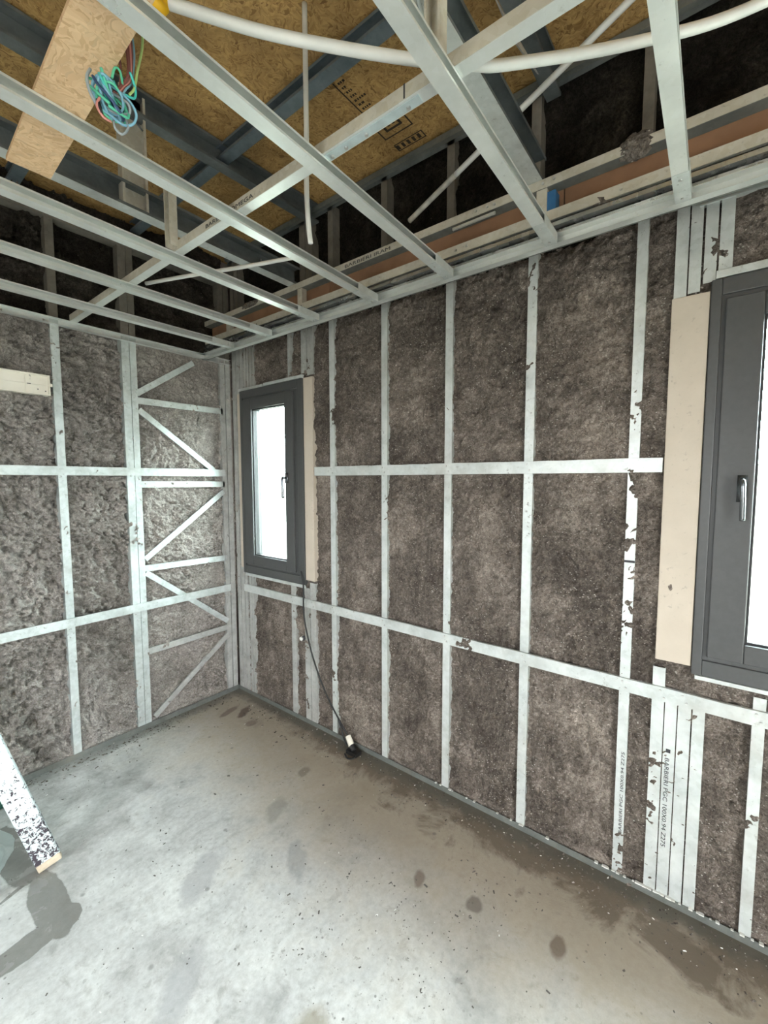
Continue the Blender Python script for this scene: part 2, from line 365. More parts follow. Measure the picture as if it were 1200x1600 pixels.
# blotches
def blob(cx, cy, rx, ry, ang, warp=0.5, soft=0.12, wscale=9):
    v = t.n('ShaderNodeCombineXYZ')
    ca, sa = math.cos(ang), math.sin(ang)
    dx = t.math('SUBTRACT', X, cx); dy = t.math('SUBTRACT', Y, cy)
    a = t.math('ADD', t.math('MULTIPLY', dx, ca/rx), t.math('MULTIPLY', dy, sa/rx))
    b = t.math('ADD', t.math('MULTIPLY', dx, -sa/ry), t.math('MULTIPLY', dy, ca/ry))
    r = t.math('SQRT', t.math('ADD', t.math('MULTIPLY', a, a), t.math('MULTIPLY', b, b)))
    r = t.math('ADD', r, t.math('MULTIPLY', t.math('SUBTRACT', t.noise(wscale, 4, 0.6), 0.5), warp*2))
    return t.rng(r, 1.0, 1.0-soft)
wet_shade = None
for (cx, cy, rx, ry, an) in ((-1.465, -0.93, 0.062, 0.20, -0.05), (-1.565, -1.068, 0.150, 0.052, 0.12), (-1.445, -1.05, 0.055, 0.055, 0.0), (-1.49, -0.55, 0.070, 0.24, 0.0), (-1.75, -1.12, 0.12, 0.05, 0.2), (-1.50, -0.76, 0.11, 0.010, 0.35)):  # long blob between bag and trestle leg is painted shadow
    b_ = blob(cx, cy, rx, ry, an, 0.22, 0.06, 12)
    wet_shade = b_ if wet_shade is None else t.math('MAXIMUM', wet_shade, b_)
c = t.mix(t.math('MULTIPLY', wet_shade, 0.82), c, (0.17, 0.165, 0.15))
for (cx, cy, rx, ry, an, col, k) in ((-0.19, -0.34, 0.09, 0.035, 0.6, (0.10, 0.06, 0.045), 0.85), (-0.25, -0.25, 0.10, 0.03, 0.2, (0.14, 0.11, 0.09), 0.7), (-0.24, -0.50, 0.05, 0.04, 0, (0.15, 0.12, 0.10), 0.6),
                                  (-0.50, -2.02, 0.05, 0.025, 0.4, (0.16, 0.12, 0.09), 0.7), (-0.46, -2.25, 0.04, 0.035, 0, (0.13, 0.11, 0.09), 0.7), (-0.75, -1.55, 0.12, 0.05, 0.9, (0.26, 0.26, 0.26), 0.55),
                                  (-1.05, -1.3, 0.16, 0.07, 0.6, (0.33, 0.33, 0.34), 0.55), (-0.62, -1.25, 0.10, 0.05, 0.5, (0.22, 0.21, 0.18), 0.5), (-1.13, -2.05, 0.10, 0.07, 0.8, (0.27, 0.23, 0.16), 0.65),
                                  (-0.35, -1.15, 0.05, 0.035, 0.2, (0.17, 0.15, 0.11), 0.6), (-0.42, -2.55, 0.05, 0.03, 0.2, (0.14, 0.10, 0.07), 0.75), (-1.30, -1.62, 0.17, 0.06, 0.7, (0.33, 0.33, 0.34), 0.5)):
    c = t.mix(t.math('MULTIPLY', blob(cx, cy, rx, ry, an, 0.5, 0.35, 16), k), c, col)
# fine dark grit flecks
gv = t.vor(46, out='Distance'); gc = t.vor(46, out='Color')
grit = t.math('MULTIPLY', t.rng(gv, 0.24, 0.14), t.rng(gc, 0.80, 0.84)); grit = t.math('MULTIPLY', grit, t.rng(t.noise(2.5, 3), 0.42, 0.60, 0.1, 1.0))
c = t.mix(t.math('MULTIPLY', grit, 0.75), c, (0.10, 0.09, 0.08))
gv = t.vor(19, out='Distance'); gc = t.vor(19, out='Color')
grit = t.math('MULTIPLY', t.rng(t.math('ADD', gv, t.math('MULTIPLY', fine, 0.15)), 0.30, 0.18), t.rng(gc, 0.86, 0.88))
c = t.mix(t.math('MULTIPLY', grit, 0.6), c, (0.16, 0.15, 0.14))
rough = t.math('SUBTRACT', t.rng(mid, 0.3, 0.7, 0.42, 0.70), t.math('MULTIPLY', wet_shade, 0.32), True)
M['floor'] = t.fin(c, rough, 0, t.bump(mid, 0.25, 0.010, t.bump(fine, 0.2, 0.003)), 0.45)
M['plain'] = simple('plain_board_wall', (0.34, 0.31, 0.28), 0.9)
M['ground'] = simple('pale_gravel_ground', (0.24, 0.23, 0.20), 0.95)

# ------------------------------------------------------------------ floor and exterior ground
XL, YB, ZR = -3.75, -5.60, 3.36
f = MB(); 
f.box((XL, YB, -0.12), (0.16, 0.16, 0.0)); fl = f.build('floor', M['floor'])
tag(fl, 'stained grey concrete floor slab with damp patches, painted shade and grit', 'floor', None, 'structure')
g = MB(); g.box((-40, -40, -0.40), (40, 40, -0.30)); go = g.build('exterior_ground', M['ground'])
tag(go, 'pale ground outside the windows', 'ground', None, 'structure')
nb_ = MB(); nb_.box((7.5, -9, -0.3), (7.8, 3, 1.9)); tag(nb_.build('exterior_wall', M['ground']), 'low pale garden wall seen faintly outside the near window', 'wall', None, 'structure')

# ------------------------------------------------------------------ right wall
WIN1 = (-0.808, -0.127, 0.95, 2.287)      # y0,y1,z0,z1
WIN2 = (-4.87, -2.874, 0.937, 2.315)  # out-of-view part lengthened to bring more light onto the left wall
wr = empty('wall_right', (0, 0, 0), 'right wall of galvanised studs filled with grey sprayed insulation, holding both windows', 'wall', None, 'structure')
def wall_slab(name, parent, axis, off, th, a0, a1, z0, z1, holes, mat):
    m = MB(); A = sorted({a0, a1, *[h for H in holes for h in H[:2]]}); Z = sorted({z0, z1, *[h for H in holes for h in H[2:]]})
    for i in range(len(A)-1):
        for j in range(len(Z)-1):
            ca, cz = (A[i]+A[i+1])/2, (Z[j]+Z[j+1])/2
            if any(h[0] < ca < h[1] and h[2] < cz < h[3] for h in holes): continue
            if axis == 'y': m.box((off, A[i], Z[j]), (off+th, A[i+1], Z[j+1]))
            else: m.box((A[i], off, Z[j]), (A[i+1], off+th, Z[j+1]))
    return m.build(name, mat, parent)
wall_slab('outer_sheathing', wr, 'y', 0.09, 0.04, YB, 0.12, 0, ZR, [WIN1, WIN2], M['plain'])
studs_r = [(-1.057, 0.040), (-1.457, 0.040), (-1.857, 0.040), (-2.259, 0.040), (-2.663, 0.036)]
pockets = None
def near(A, c, w): return np.clip(1 - np.abs(A-c)/w, 0, 1)
def h_right(A, Z):
    h = 0.010 - 0.012*fbm(A, Z, 2.6, 3) - 0.019*fbm(A, Z, 9, 4) - 0.015*fbm(A, Z, 40, 3, 0.7) - 0.009*fbm(A, Z, 95, 2, 0.8)
    for c, w in studs_r:           # drying cracks beside the studs
        h = h + 0.006*near(A, c+0.033, 0.012) + 0.006*near(A, c-0.033, 0.012)
    up = np.clip((Z-2.56)/0.1, 0, 1)
    h = h + up*(0.035 - 0.05*fbm(A, Z, 5, 3))
    h = np.where((Z < 0.05), np.minimum(h, 0.004)+0.002, h)
    # insulation pushed over the lower rail between two studs
    bump_ = np.clip(1-((A+1.945)/0.075)**2-((Z-0.825)/0.06)**2, 0, 1); h = h - 0.020*bump_
    return np.minimum(h, 0.075)
field('upper_infill', M['ins_shaded'], wr, 0.0, -3.45, 2.60, 3.28, 0.015, h_right, 'y')
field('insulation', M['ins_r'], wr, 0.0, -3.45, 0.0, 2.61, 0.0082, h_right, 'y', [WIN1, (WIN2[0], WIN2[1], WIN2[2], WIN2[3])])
field('insulation', M['ins_r'], wr, -3.45, YB, 0.0, 3.28, 0.05, lambda A, Z: 0.008-0.01*fbm(A, Z, 6, 3), 'y', [WIN2])
def vstud(y0, y1, z0, z1, m='stud', x=-0.004, d=0.06, name='stud'):
    """C stud standing in the right wall, face towards the room"""
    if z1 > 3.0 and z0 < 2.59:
        vstud(y0, y1, 2.605, z1, 'upper_shaded', x, d, name); z1 = 2.60
    b = MB(); w = abs(y1-y0); t_ = 0.0016; yy = min(y0, y1)
    prof = [(d, 0), (0, 0), (0, w), (d, w), (d, w-t_), (t_, w-t_), (t_, t_), (d, t_)]
    b.prism(prof, (x, yy, z0), (1, 0, 0), (0, 1, 0), (0, 0, 1), z1-z0)
    return b.build(name, M[m], wr)
S5 = None; SB = None
for c, w in studs_r:
    o = vstud(c-w/2, c+w/2, 0.02, 3.24)
    if abs(c+2.663) < 0.01: S5 = o
for y0, y1, z0, z1 in ((-0.022, -0.062, 0.02, 3.24), (-0.072, -0.112, 0.02, 3.24), (-0.120, -0.150, 0.03, 0.94), (-0.120, -0.155, 2.30, 2.60), (-0.172, -0.200, 0.03, 0.93), (-0.205, -0.232, 0.03, 0.93),
                       (-0.168, -0.190, 2.31, 2.60), (-0.203, -0.222, 2.31, 2.60), (-0.236, -0.262, 2.31, 2.60), (-0.270, -0.297, 2.31, 2.60),
                       (-0.652, -0.697, 0.03, 0.93), (-0.655, -0.685, 2.31, 2.60), (-0.786, -0.838, 0.03, 0.93), (-0.842, -0.894, 0.03, 0.97), (-0.786, -0.838, 2.32, 3.24), (-0.842, -0.896, 2.30, 3.24),
                       (-3.050, -3.084, 0.03, 0.90), (-3.64, -3.68, 0.03, 0.90), (-4.25, -4.29, 0.03, 0.90), (-4.92, -4.96, 0.02, 3.24), (-5.3, -5.34, 0.02, 3.24)):
    vstud(y0, y1, z0, z1, 'oversprayed' if y0 > -0.95 else 'stud')
for k, (a, b_) in enumerate(((-2.757, -2.797), (-2.8005, -2.838), (-2.8415, -2.881), (-2.8855, -2.922))):
    o = vstud(a, b_, 0.03, 0.93 if k == 0 else 0.80)
    if k == 1: SB = o
for k, (a, b_) in enumerate(((-2.766, -2.803), (-2.8075, -2.842), (-2.849, -2.884), (-2.890, -2.927))):
    vstud(a, b_, (2.285, 2.292, 2.315, 2.332)[k], 2.60)
jb = MB(); jb.box((-0.0050, -2.681, 1.318), (-0.0035, -2.645, 1.327)); jb.build('joint', M['ink'], S5)
# horizontal rails screwed over the studs
def rail(y0, y1, z0, z1, notch=None):
    b = MB(); n = 60; ys = np.linspace(y0, y1, n); vs = []
    for i, y in enumerate(ys):
        top = z1 + 0.0025*fbm(np.array([y]), np.array([z1]), 14, 2)[0]
        if notch:
            for (ny, nw, nd) in notch: top -= nd*max(0, 1-abs(y-ny)/nw)
        vs += [(-0.0125, y, z0), (-0.0125, y, top), (-0.001, y, top+0.001), (-0.001, y, z0-0.001)]
    fs = []
    for i in range(n-1):
        for k in range(4): fs.append((4*i+k, 4*i+(k+1) % 4, 4*i+4+(k+1) % 4, 4*i+4+k))
    fs += [(0, 1, 2, 3), (4*n-1, 4*n-2, 4*n-3, 4*n-4)]
    b.add(vs, fs); r = b.build('rail', M['stud'], wr)
    s = MB()
    for c, w in studs_r + [(-2.79, .02), (-2.86, .02), (-3.067, .02), (-0.87, .02), (-0.67, 0.02)]:
        if min(y0, y1)+0.01 < c < max(y0, y1)-0.01:
            for dz in (0.014, -0.012): s.cyl((-0.012, c + dz*0.5, (z0+z1)/2+dz), (-0.016, c+dz*0.5, (z0+z1)/2+dz), 0.0042, 8)
    if s.v: stuff_screws(s, r)
rail(-0.905, -2.757, 1.668, 1.722)
rail(-0.12, -5.55, 0.803, 0.857, [(-2.955, 0.022, 0.016), (-2.93, 0.05, 0.008)])
vt = MB(); vt.prism(usec(0.10, 0.030), (-0.006, 0.0, 0.0), (0, 0, 1), (1, 0, 0), (0, -1, 0), 5.55); vt.build('bottom_track', M['track'], wr)
vt = MB(); vt.prism(usec(0.10, 0.07), (-0.004, 0.0, 3.285), (0, 0, -1), (1, 0, 0), (0, -1, 0), 5.55); vt.build('top_track', M['dark'], wr)
vt = MB(); vt.box((-0.008, -2.83, 2.577), (0.03, -5.55, 2.625)); vt.box((-0.014, -2.83, 2.573), (-0.006, -5.55, 2.578)); vt.build('header_rail', M['stud'], wr)
# white chips of insulation lying on the bottom track
cb = MB()
for k in range(60):
    y = -rnd.uniform(1.8, 3.3) if k % 2 else -rnd.uniform(2.6, 2.98); a = rnd.uniform(0.003, 0.007)
    cb.box((-0.009-a, y-a, 0.0305), (-0.007+a*0.6, y+a, 0.0305+a*0.8))
tag(cb.build('chip', M['pvc'], wr), kind='stuff')

# lettering printed along two studs
def lettering(txt, size, loc, mx, mat, parent, name='lettering'):
    cu = bpy.data.curves.new(name, 'FONT'); cu.body = txt; cu.size = size; cu.extrude = 0.0003; cu.resolution_u = 2
    to = bpy.data.objects.new('tmp_text', cu); COL.objects.link(to)
    bpy.context.view_layer.update()
    me = bpy.data.meshes.new_from_object(to.evaluated_get(bpy.context.evaluated_depsgraph_get()))
    bpy.data.objects.remove(to)
    me.transform(Matrix.Translation(Vector(loc) - parent_world(parent)) @ mx); me.materials.clear(); me.materials.append(mat)
    o = bpy.data.objects.new(name, me); COL.objects.link(o); o.parent = parent; return o
def basis(rx, up):
    rx = Vector(rx).normalized(); up = Vector(up).normalized(); n = rx.cross(up)
    return Matrix(((rx.x, up.x, n.x, 0), (rx.y, up.y, n.y, 0), (rx.z, up.z, n.z, 0), (0, 0, 0, 1)))
lettering('BARBIERI PGC 100X0.94 Z275', 0.033, (-0.0047, -2.808, 0.585), basis((0, 0, -1), (0, -1, 0)) @ Matrix.Diagonal((0.85, 0.62, 1, 1)), M['ink'], SB)
lettering('\u25A0', 0.02, (-0.0047, -2.810, 0.622), basis((0, 0, -1), (0, -1, 0)), M['ink'], SB)
lettering('BARBIERI PGC 100X0.94 Z275', 0.032, (-0.0047, -2.674, 0.20), basis((0, 0, 1), (0, 1, 0)) @ Matrix.Diagonal((0.85, 0.5, 1, 1)), M['ink'], S5)

# ------------------------------------------------------------------ windows
def ring(m, x0, x1, y0, y1, z0, z1, wl, wr_, wb, wt):
    """rectangular frame; y0<y1; wl = width at y0 side, wr_ = width at y1 side"""
    m.box((x0, y0, z0), (x1, y0+wl, z1)); m.box((x0, y1-wr_, z0), (x1, y1, z1))
    m.box((x0, y0+wl, z0), (x1, y1-wr_, z0+wb)); m.box((x0, y0+wl, z1-wt), (x1, y1-wr_, z1))
def bev(o, w=0.003):
    b = o.modifiers.new('bevel', 'BEVEL'); b.width = w; b.segments = 2; b.limit_method = 'ANGLE'
def window(name, W4, label, hinge_near, hy, hz):
    y0, y1, z0, z1 = W4
    r = empty(name, (0, (y0+y1)/2, z0), label, 'window', None, 'structure')
    a = MB(); ring(a, -0.018, 0.075, y0, y1, z0, z1, 0.052, 0.030, 0.058, 0.055); bev(a.build('frame', M['anthracite'], r))
    # stepped rebate between frame and sash
    a = MB(); ring(a, -0.010, 0.07, y0+0.046, y1-0.026, z0+0.052, z1-0.050, 0.050, 0.026, 0.030, 0.028); a.build('rebate', M['anthracite'], r)
    a = MB(); ring(a, -0.026, 0.06, y0+0.088, y1-0.042, z0+0.074, z1-0.070, 0.085, 0.100, 0.068, 0.072); s = a.build('sash', M['anthracite'], r); bev(s, 0.004)
    gy0, gy1, gz0, gz1 = y0+0.173, y1-0.142, z0+0.142, z1-0.142
    a = MB(); ring(a, -0.012, 0.02, gy0-0.002, gy1+0.002, gz0-0.002, gz1+0.002, 0.010, 0.010, 0.010, 0.010); a.build('glazing_bead', M['seal'], s)
    a = MB(); a.box((0.018, gy0, gz0), (0.022, gy1, gz1)); a.build('glass_pane', M['glass'], s)
    a = MB(); a.box((0.040, gy0, gz0), (0.044, gy1, gz1)); a.build('glass_pane', M['glass'], s)
    h = MB(); h.box((-0.034, hy-0.013, hz-0.035), (-0.025, hy+0.013, hz+0.035))
    h.cyl((-0.032, hy, hz), (-0.062, hy, hz), 0.0095, 12)
    h.tube([(-0.058, hy, hz+0.003), (-0.066, hy, hz-0.008), (-0.067, hy, hz-0.05), (-0.062, hy, hz-0.135)], 0.0095, 10, 6, 0.7)
    ho = h.build('handle', M['handle'], s, True)
    return r
w1 = window('window_1', WIN1, 'tall narrow anthracite window near the far corner, glaring white daylight through its glass', True, -0.655, 1.655)
w2 = window('window_2', (WIN2[0], WIN2[1], WIN2[2], WIN2[3]), 'large anthracite window at the right edge of the view, partly cut off', True, -4.7, 1.60)
# lever handle visible on the near stile of window_2
h = MB(); h.box((-0.034, -2.998, 1.565), (-0.025, -2.972, 1.655)); h.cyl((-0.03, -2.985, 1.635), (-0.060, -2.985, 1.635), 0.0095, 12)
h.tube([(-0.056, -2.985, 1.638), (-0.066, -2.986, 1.630), (-0.067, -2.988, 1.58), (-0.060, -2.990, 1.505)], 0.0095, 10, 6, 0.7)
for c in w2.children:
    if c.name.startswith('sash'):
        for d in list(c.children):
            if d.name.startswith('handle'): bpy.data.objects.remove(d)
        h.build('handle', M['handle'], c, True)
def board(win, y0, y1, z0, z1, mat='board', x0=-0.012, name='reveal_board'):
    b = MB(); b.box((x0, y0, z0), (0.05, y1, z1)); o = b.build(name, M[mat], win); bev(o, 0.002); return o
board(w1, -0.124, -0.090, 0.985, 2.272); board(w1, -0.894, -0.811, 0.985, 2.287)
board(w2, -2.872, -2.762, 0.962, 2.283)
board(w1, -0.80, -0.40, 2.291, 2.312, 'stud', -0.012, 'head_flashing'); board(w1, -0.385, -0.10, 2.289, 2.308, 'stud', -0.010, 'head_flashing')
board(w1, -0.80, -0.135, 0.925, 0.946, 'stud', -0.008, 'sill_flashing')
board(w2, -4.86, -2.885, 2.319, 2.345, 'stud', -0.014, 'head_flashing'); board(w2, -4.86, -2.885, 0.918, 0.933, 'stud', -0.012, 'sill_flashing')

# ------------------------------------------------------------------ left wall (far wall of the room)
wl = empty('wall_left', (0, 0, 0), 'left wall of galvanised studs with diagonal bracing over rough lumpy sprayed insulation', 'wall', None, 'structure')
wall_slab('outer_sheathing', wl, 'x', 0.11, 0.04, XL, 0.12, 0, ZR, [], M['plain'])
def h_left(A, Z):
    clump = fbm(A, Z, 24, 3, 0.65); ridg = 1-np.abs(fbm(A, Z, 15, 3, 0.6))
    h = 0.026 - 0.030*fbm(A, Z, 3.5, 3) - 0.045*clump - 0.035*(ridg-0.75)*1.5 - 0.026*fbm(A, Z, 52, 2, 0.7) - 0.022*fbm(A, Z, 105, 2, 0.8)
    # deeper pits and vertical slumps
    pit = np.clip(fbm(A*1.6, Z*0.7, 6.5, 3)-0.30, 0, 1); h = h + 0.10*pit
    for cx, cz, rx, rz, d in ((-0.86, 1.42, 0.10, 0.10, 0.03), (-0.90, 2.25, 0.03, 0.10, 0.03), (-0.92, 1.2, 0.03, 0.08, 0.03), (-1.25, 2.35, 0.03, 0.15, 0.03), (-0.98, 1.62, 0.06, 0.03, 0.03), (-0.95, 0.72, 0.05, 0.04, 0.03)):
        h = h + d*np.clip(1-((A-cx)/rx)**2-((Z-cz)/rz)**2 + 0.6*clump, 0, 1)
    right = np.clip((A+0.66)/0.05, 0, 1); h = h*(1-0.45*right) + 0.004*right
    up = np.clip((Z-2.56)/0.12, 0, 1)
    ledge = np.exp(-((Z-2.78-0.03*fbm(A, Z, 4, 2))/0.025)**2)
    h = h + up*(0.055 - 0.06*fbm(A, Z, 7, 3)) - up*0.055*ledge*(A < -0.7)
    h = np.where(Z < 0.05, np.minimum(h, 0.012), h)
    return np.clip(h, -0.02, 0.10)
field('upper_infill', M['ins_lshaded'], wl, 0.0, -1.75, 2.53, 3.30, 0.0085, h_left, 'x')
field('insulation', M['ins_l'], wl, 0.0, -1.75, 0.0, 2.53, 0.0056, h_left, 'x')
field('insulation', M['ins_l'], wl, -1.75, XL, 0.0, 3.30, 0.05, lambda A, Z: 0.02-0.02*fbm(A, Z, 8, 3), 'x')
def lstud(x0, x1, z0, z1, m='stud', y=-0.006):
    if z0 < 1 < 3 < z1:
        lstud(x0, x1, 2.525, z1, 'upper_shaded', y); z1 = 2.52
    b = MB(); w = abs(x1-x0); t_ = 0.0016; d = 0.06; xx = min(x0, x1)
    b.prism([(d, 0), (0, 0), (0, w), (d, w), (d, w-t_), (t_, w-t_), (t_, t_), (d, t_)], (xx, y, z0), (0, 1, 0), (1, 0, 0), (0, 0, 1), z1-z0)
    return b.build('stud', M[m], wl)
for x0, x1 in ((-1.107, -1.067), (-0.752, -0.708), (-0.705, -0.668), (-0.095, -0.058), (-0.052, -0.014), (-1.50, -1.46), (-1.90, -1.86), (-2.3, -2.26), (-2.7, -2.66), (-3.1, -3.06), (-3.5, -3.46)):
    lstud(x0, x1, 0.03, 3.06, 'oversprayed' if x0 > -0.5 else 'stud_grey')
def lbar(p, q, w=0.040, y=-0.006, name='brace', th=0.012):
    mm = 'oversprayed' if max(p[1], q[1]) < 1.0 and name != 'rail' else 'stud_grey'
    b = MB(); b.beam((p[0], y, p[1]), (q[0], y, q[1]), (q[1]-p[1], 0, -(q[0]-p[0])), w, th); return b.build(name, M[mm], wl)
for p, q in (((-0.675, 2.185), (-0.295, 2.452)), ((-0.665, 2.085), (-0.165, 1.712)), ((-0.665, 1.128), (-0.09, 1.556)), ((-0.665, 1.040), (-0.085, 0.566)), ((-0.645, 0.060), (-0.075, 0.468))):
    lbar(p, q, 0.036, -0.001)
for z0, z1 in ((2.143, 2.146), (1.614, 1.610), (1.068, 1.054), (0.513, 0.519)): lbar((-0.668, z0), (-0.08, z1), 0.040, 0.000, 'noggin')
lbar((-1.9, 1.695), (-0.078, 1.693), 0.050, -0.014, 'rail', 0.008); lbar((-1.9, 0.820), (-0.060, 0.824), 0.052, -0.014, 'rail', 0.008)
vt = MB(); vt.prism(usec(0.10, 0.034), (0, -0.008, 0), (0, 0, 1), (0, 1, 0), (-1, 0, 0), 3.7); vt.build('bottom_track', M['track'], wl)
vt = MB(); vt.box((0.0, -0.010, 3.055), (XL, 0.06, 3.14)); vt.build('top_track', M['upper_shaded'], wl)

# ------------------------------------------------------------------ walls behind the camera, unseen openings sized for their light
wb = wall_slab('wall_back', None, 'x', YB-0.12, 0.12, XL-0.12, 0.12, 0, ZR, [(-3.4, -2.4, 0.0, 2.1)], M['plain'])
tag(wb, 'plain wall behind the camera with an unseen doorway sized for its light', 'wall', None, 'structure')
wn_ = wall_slab('wall_side', None, 'y', XL-0.12, 0.12, YB, 0.12, 0, ZR, [(-2.25, -1.75, 1.05, 2.15)], M['plain'])
tag(wn_, 'plain wall out of view with an opening added for light', 'wall', None, 'structure')

# ------------------------------------------------------------------ roof: OSB deck, purlins
ce = empty('ceiling', (0, 0, 3.3), 'open roof of OSB boards on grey steel joists above the ceiling grid', 'ceiling', None, 'structure')
def zr(x): return 3.280 + 0.030*x
for (xa, xb) in ((0.10, -1.17), (-1.172, -2.39), (-2.392, -3.87)):
    for (ya, yb) in ((0.14, -2.28), (-2.283, -5.58)):
        b = MB(); vs = [(xa, ya, zr(xa)), (xb, ya, zr(xb)), (xb, yb, zr(xb)), (xa, yb, zr(xa))]
        b.add(vs + [(p[0], p[1], p[2]+0.018) for p in vs], [(0,1,2,3),(7,6,5,4),(0,4,5,1),(1,5,6,2),(2,6,7,3),(3,7,4,0)]); b.build('roof_board', M['osb'], ce)
for x in (-0.60, -1.20, -1.80, -2.40, -3.00):
    b = MB(); b.prism(csec(0.06, 0.055, 0.012, 0.002), (x+0.005, 0.05, zr(x)-0.072), (-1, 0, 0), (0, 0, 1), (0, -1, 0), 5.55)
    b.build('purlin', M['blue'], ce)
b = MB(); b.box((-0.028, 0.0, zr(0)-0.045), (0.0, -5.55, zr(0)-0.015)); b.build('edge_track', M['track'], ce)
# stamps printed on the deck
def stamp(x, y, lines):
    s = MB()
    for (a0, b0, a1, b1) in lines:
        z = zr(x)-0.001
        vs = [(x+a, y+bb, zr(x+a)-0.0012) for a, bb in ((a0, b0), (a1, b0), (a1, b1), (a0, b1))]
        s.add(vs, [(3, 2, 1, 0)])
    tag(s.build('stamp', M['ink_brown'], ce), kind='stuff')
fr_ = lambda a, b, c, d, w: [(a, b, c, b+w), (a, d-w, c, d), (a, b, a+w, d), (c-w, b, c, d)]
ln = [(0, -0.0, 0.30, 0.006)]
for k in range(11):
    ww = rnd.uniform(0.03, 0.075); a = 0.01 + k*0.026
    q = 0.012
    while q < ww: 
        e = rnd.uniform(0.006, 0.014); ln.append((a, -q-e, a+0.011, -q)); q += e+0.004
ln += fr_(0.19, -0.075, 0.27, -0.008, 0.006) + [(0.21, -0.06, 0.25, -0.05), (0.21, -0.04, 0.25, -0.03)]
stamp(-0.53, -1.60, ln)
ln = fr_(0, -0.16, 0.15, 0, 0.007) + fr_(0.035, -0.125, 0.115, -0.035, 0.012) + fr_(0.20, -0.17, 0.25, -0.01, 0.006) + [(0.062, -0.10, 0.090, -0.085), (0.062, -0.10, 0.070, -0.06), (0.075, -0.075, 0.09, -0.06)]
ln += [(0.21, -0.15+k*0.03, 0.24, -0.135+k*0.03) for k in range(5)]
stamp(-0.30, -1.58, ln)

# ------------------------------------------------------------------ roof trusses
def truss(y, label):
    r = empty('roof_truss', (-0.17, y, 2.755), label, 'truss', 'steel roof trusses')
    b = MB(); b.prism(csec(0.10, 0.055, 0.012, 0.002), (-0.165, y+0.035, 2.752), (0, -1, 0), (0, 0, 1), (-1, 0, 0), 3.55); c = b.build('bottom_chord', M['dark'], r)
    b = MB(); b.box((-0.175, y-0.021, 2.7505), (-3.7, y+0.036, 2.7518)); b.build('flange', M['stud'], c)
    s = MB()
    for k in range(10):
        for dz in (0.03, 0.07): s.cyl((-0.4-k*0.34, y+0.034, 2.752+dz), (-0.4-k*0.34, y+0.027, 2.752+dz), 0.005, 8)
    stuff_screws(s, c)
    b = MB(); x0, x1 = -0.02, -3.7
    pr = csec(0.105, 0.055, 0.012, 0.002)
    ua = [Vector((x0, y+0.03, zr(x0)-0.115)), Vector((x1, y+0.03, zr(x1)-0.115))]
    b.prism(pr, ua[0], (0, -1, 0), (0, 0, 1), (ua[1]-ua[0]).normalized(), (ua[1]-ua[0]).length); b.build('top_chord', M['dark'], r)
    for xa in (-0.995, -1.95, -2.9):
        b = MB(); b.prism(csec(0.10, 0.04, 0.01, 0.002), (xa, y+0.03, 2.765), (0, -1, 0), (-1, 0, 0), (0, 0, 1), zr(xa)-0.03-2.765); b.build('upright', M['beige'], r)
    return r
truss(-0.955, 'grey steel roof truss nearer the braced left wall, over the far ceiling channels')
truss(-2.335, 'grey steel roof truss directly above the second channel from the near window')

# ------------------------------------------------------------------ ladder beam along the right wall
lb = empty('ladder_beam', (-0.19, 0, 2.595), 'long beige ladder-shaped steel beam with brown board infill along top of right wall', 'beam')
b = MB(); b.prism(csec(0.036, 0.05, 0.006), (-0.210, -0.02, 2.594), (1, 0, 0), (0, 0, 1), (0, -1, 0), 5.55); bc = b.build('bottom_chord', M['beige'], lb)
b = MB(); b.prism(csec(0.032, 0.05, 0.008), (-0.210, -0.02, 2.717), (1, 0, 0), (0, 0, 1), (0, -1, 0), 5.55); tc = b.build('top_chord', M['beige'], lb)
b = MB(); b.box((-0.209, -0.03, 2.7155), (-0.160, -5.55, 2.7168)); b.build('flange', M['track'], tc)
for y in (-0.30, -1.012, -2.355, -3.70):
    b = MB(); b.prism(csec(0.038, 0.035, 0.006), (-0.207, y+0.019, 2.625), (1, 0, 0), (0, -1, 0), (0, 0, 1), 0.094); b.build('upright', M['beige'], lb)
for ya, yb in ((-0.03, -1.20), (-1.205, -2.42), (-2.425, -5.55)):
    b = MB(); b.box((-0.158, ya, 2.60), (-0.146, yb, 2.735)); b.build('infill_board', M['brownboard'], lb)
b = MB(); b.box((-0.216, -1.985, 2.693), (-0.208, -2.175, 2.703)); b.build('clip_strip', M['furring'], lb)
b = MB(); b.box((-0.205, -2.375, 2.63), (-0.16, -2.405, 2.70)); b.build('blue_tape', simple('blue_tape_plastic', (0.03, 0.13, 0.28), 0.5), lb)
s = MB()
for y, z in ((-2.14, 2.733), (-2.17, 2.731), (-2.09, 2.735), (-2.24, 2.732), (-2.05, 2.612), (-2.33, 2.61), (-2.0, 2.61), (-2.62, 2.612), (-2.40, 2.735), (-2.36, 2.733)):
    s.cyl((-0.209, y, z), (-0.215, y, z), 0.005, 8)
stuff_screws(s, lb)
lettering('BARBIERI IRAM', 0.030, (-0.2115, -1.36, 2.722), basis((0, -1, 0), (0, 0, 1)) @ Matrix.Diagonal((1.5, 0.75, 1, 1)), M['ink'], tc)
def lump(cx, cy, cz, rx, ry, rz_, parent, name='insulation_lump', n=260):
    b = MB(); r_ = random.Random(int(abs(cy)*1000)+3)
    nu, nv = 22, 14
    for i in range(nv+1):
        for j in range(nu):
            th = math.pi*i/nv; ph = 2*math.pi*j/nu; k = 1+0.35*(r_.random()-0.5) if 0 < i < nv else 1
            b.v.append((cx+rx*k*math.sin(th)*math.cos(ph), cy+ry*k*math.sin(th)*math.sin(ph), cz+rz_*k*math.cos(th)))
    for i in range(nv):
        for j in range(nu): b.f.append((i*nu+j, i*nu+(j+1) % nu, (i+1)*nu+(j+1) % nu, (i+1)*nu+j))
    return b.build(name, M['crumb'], parent)
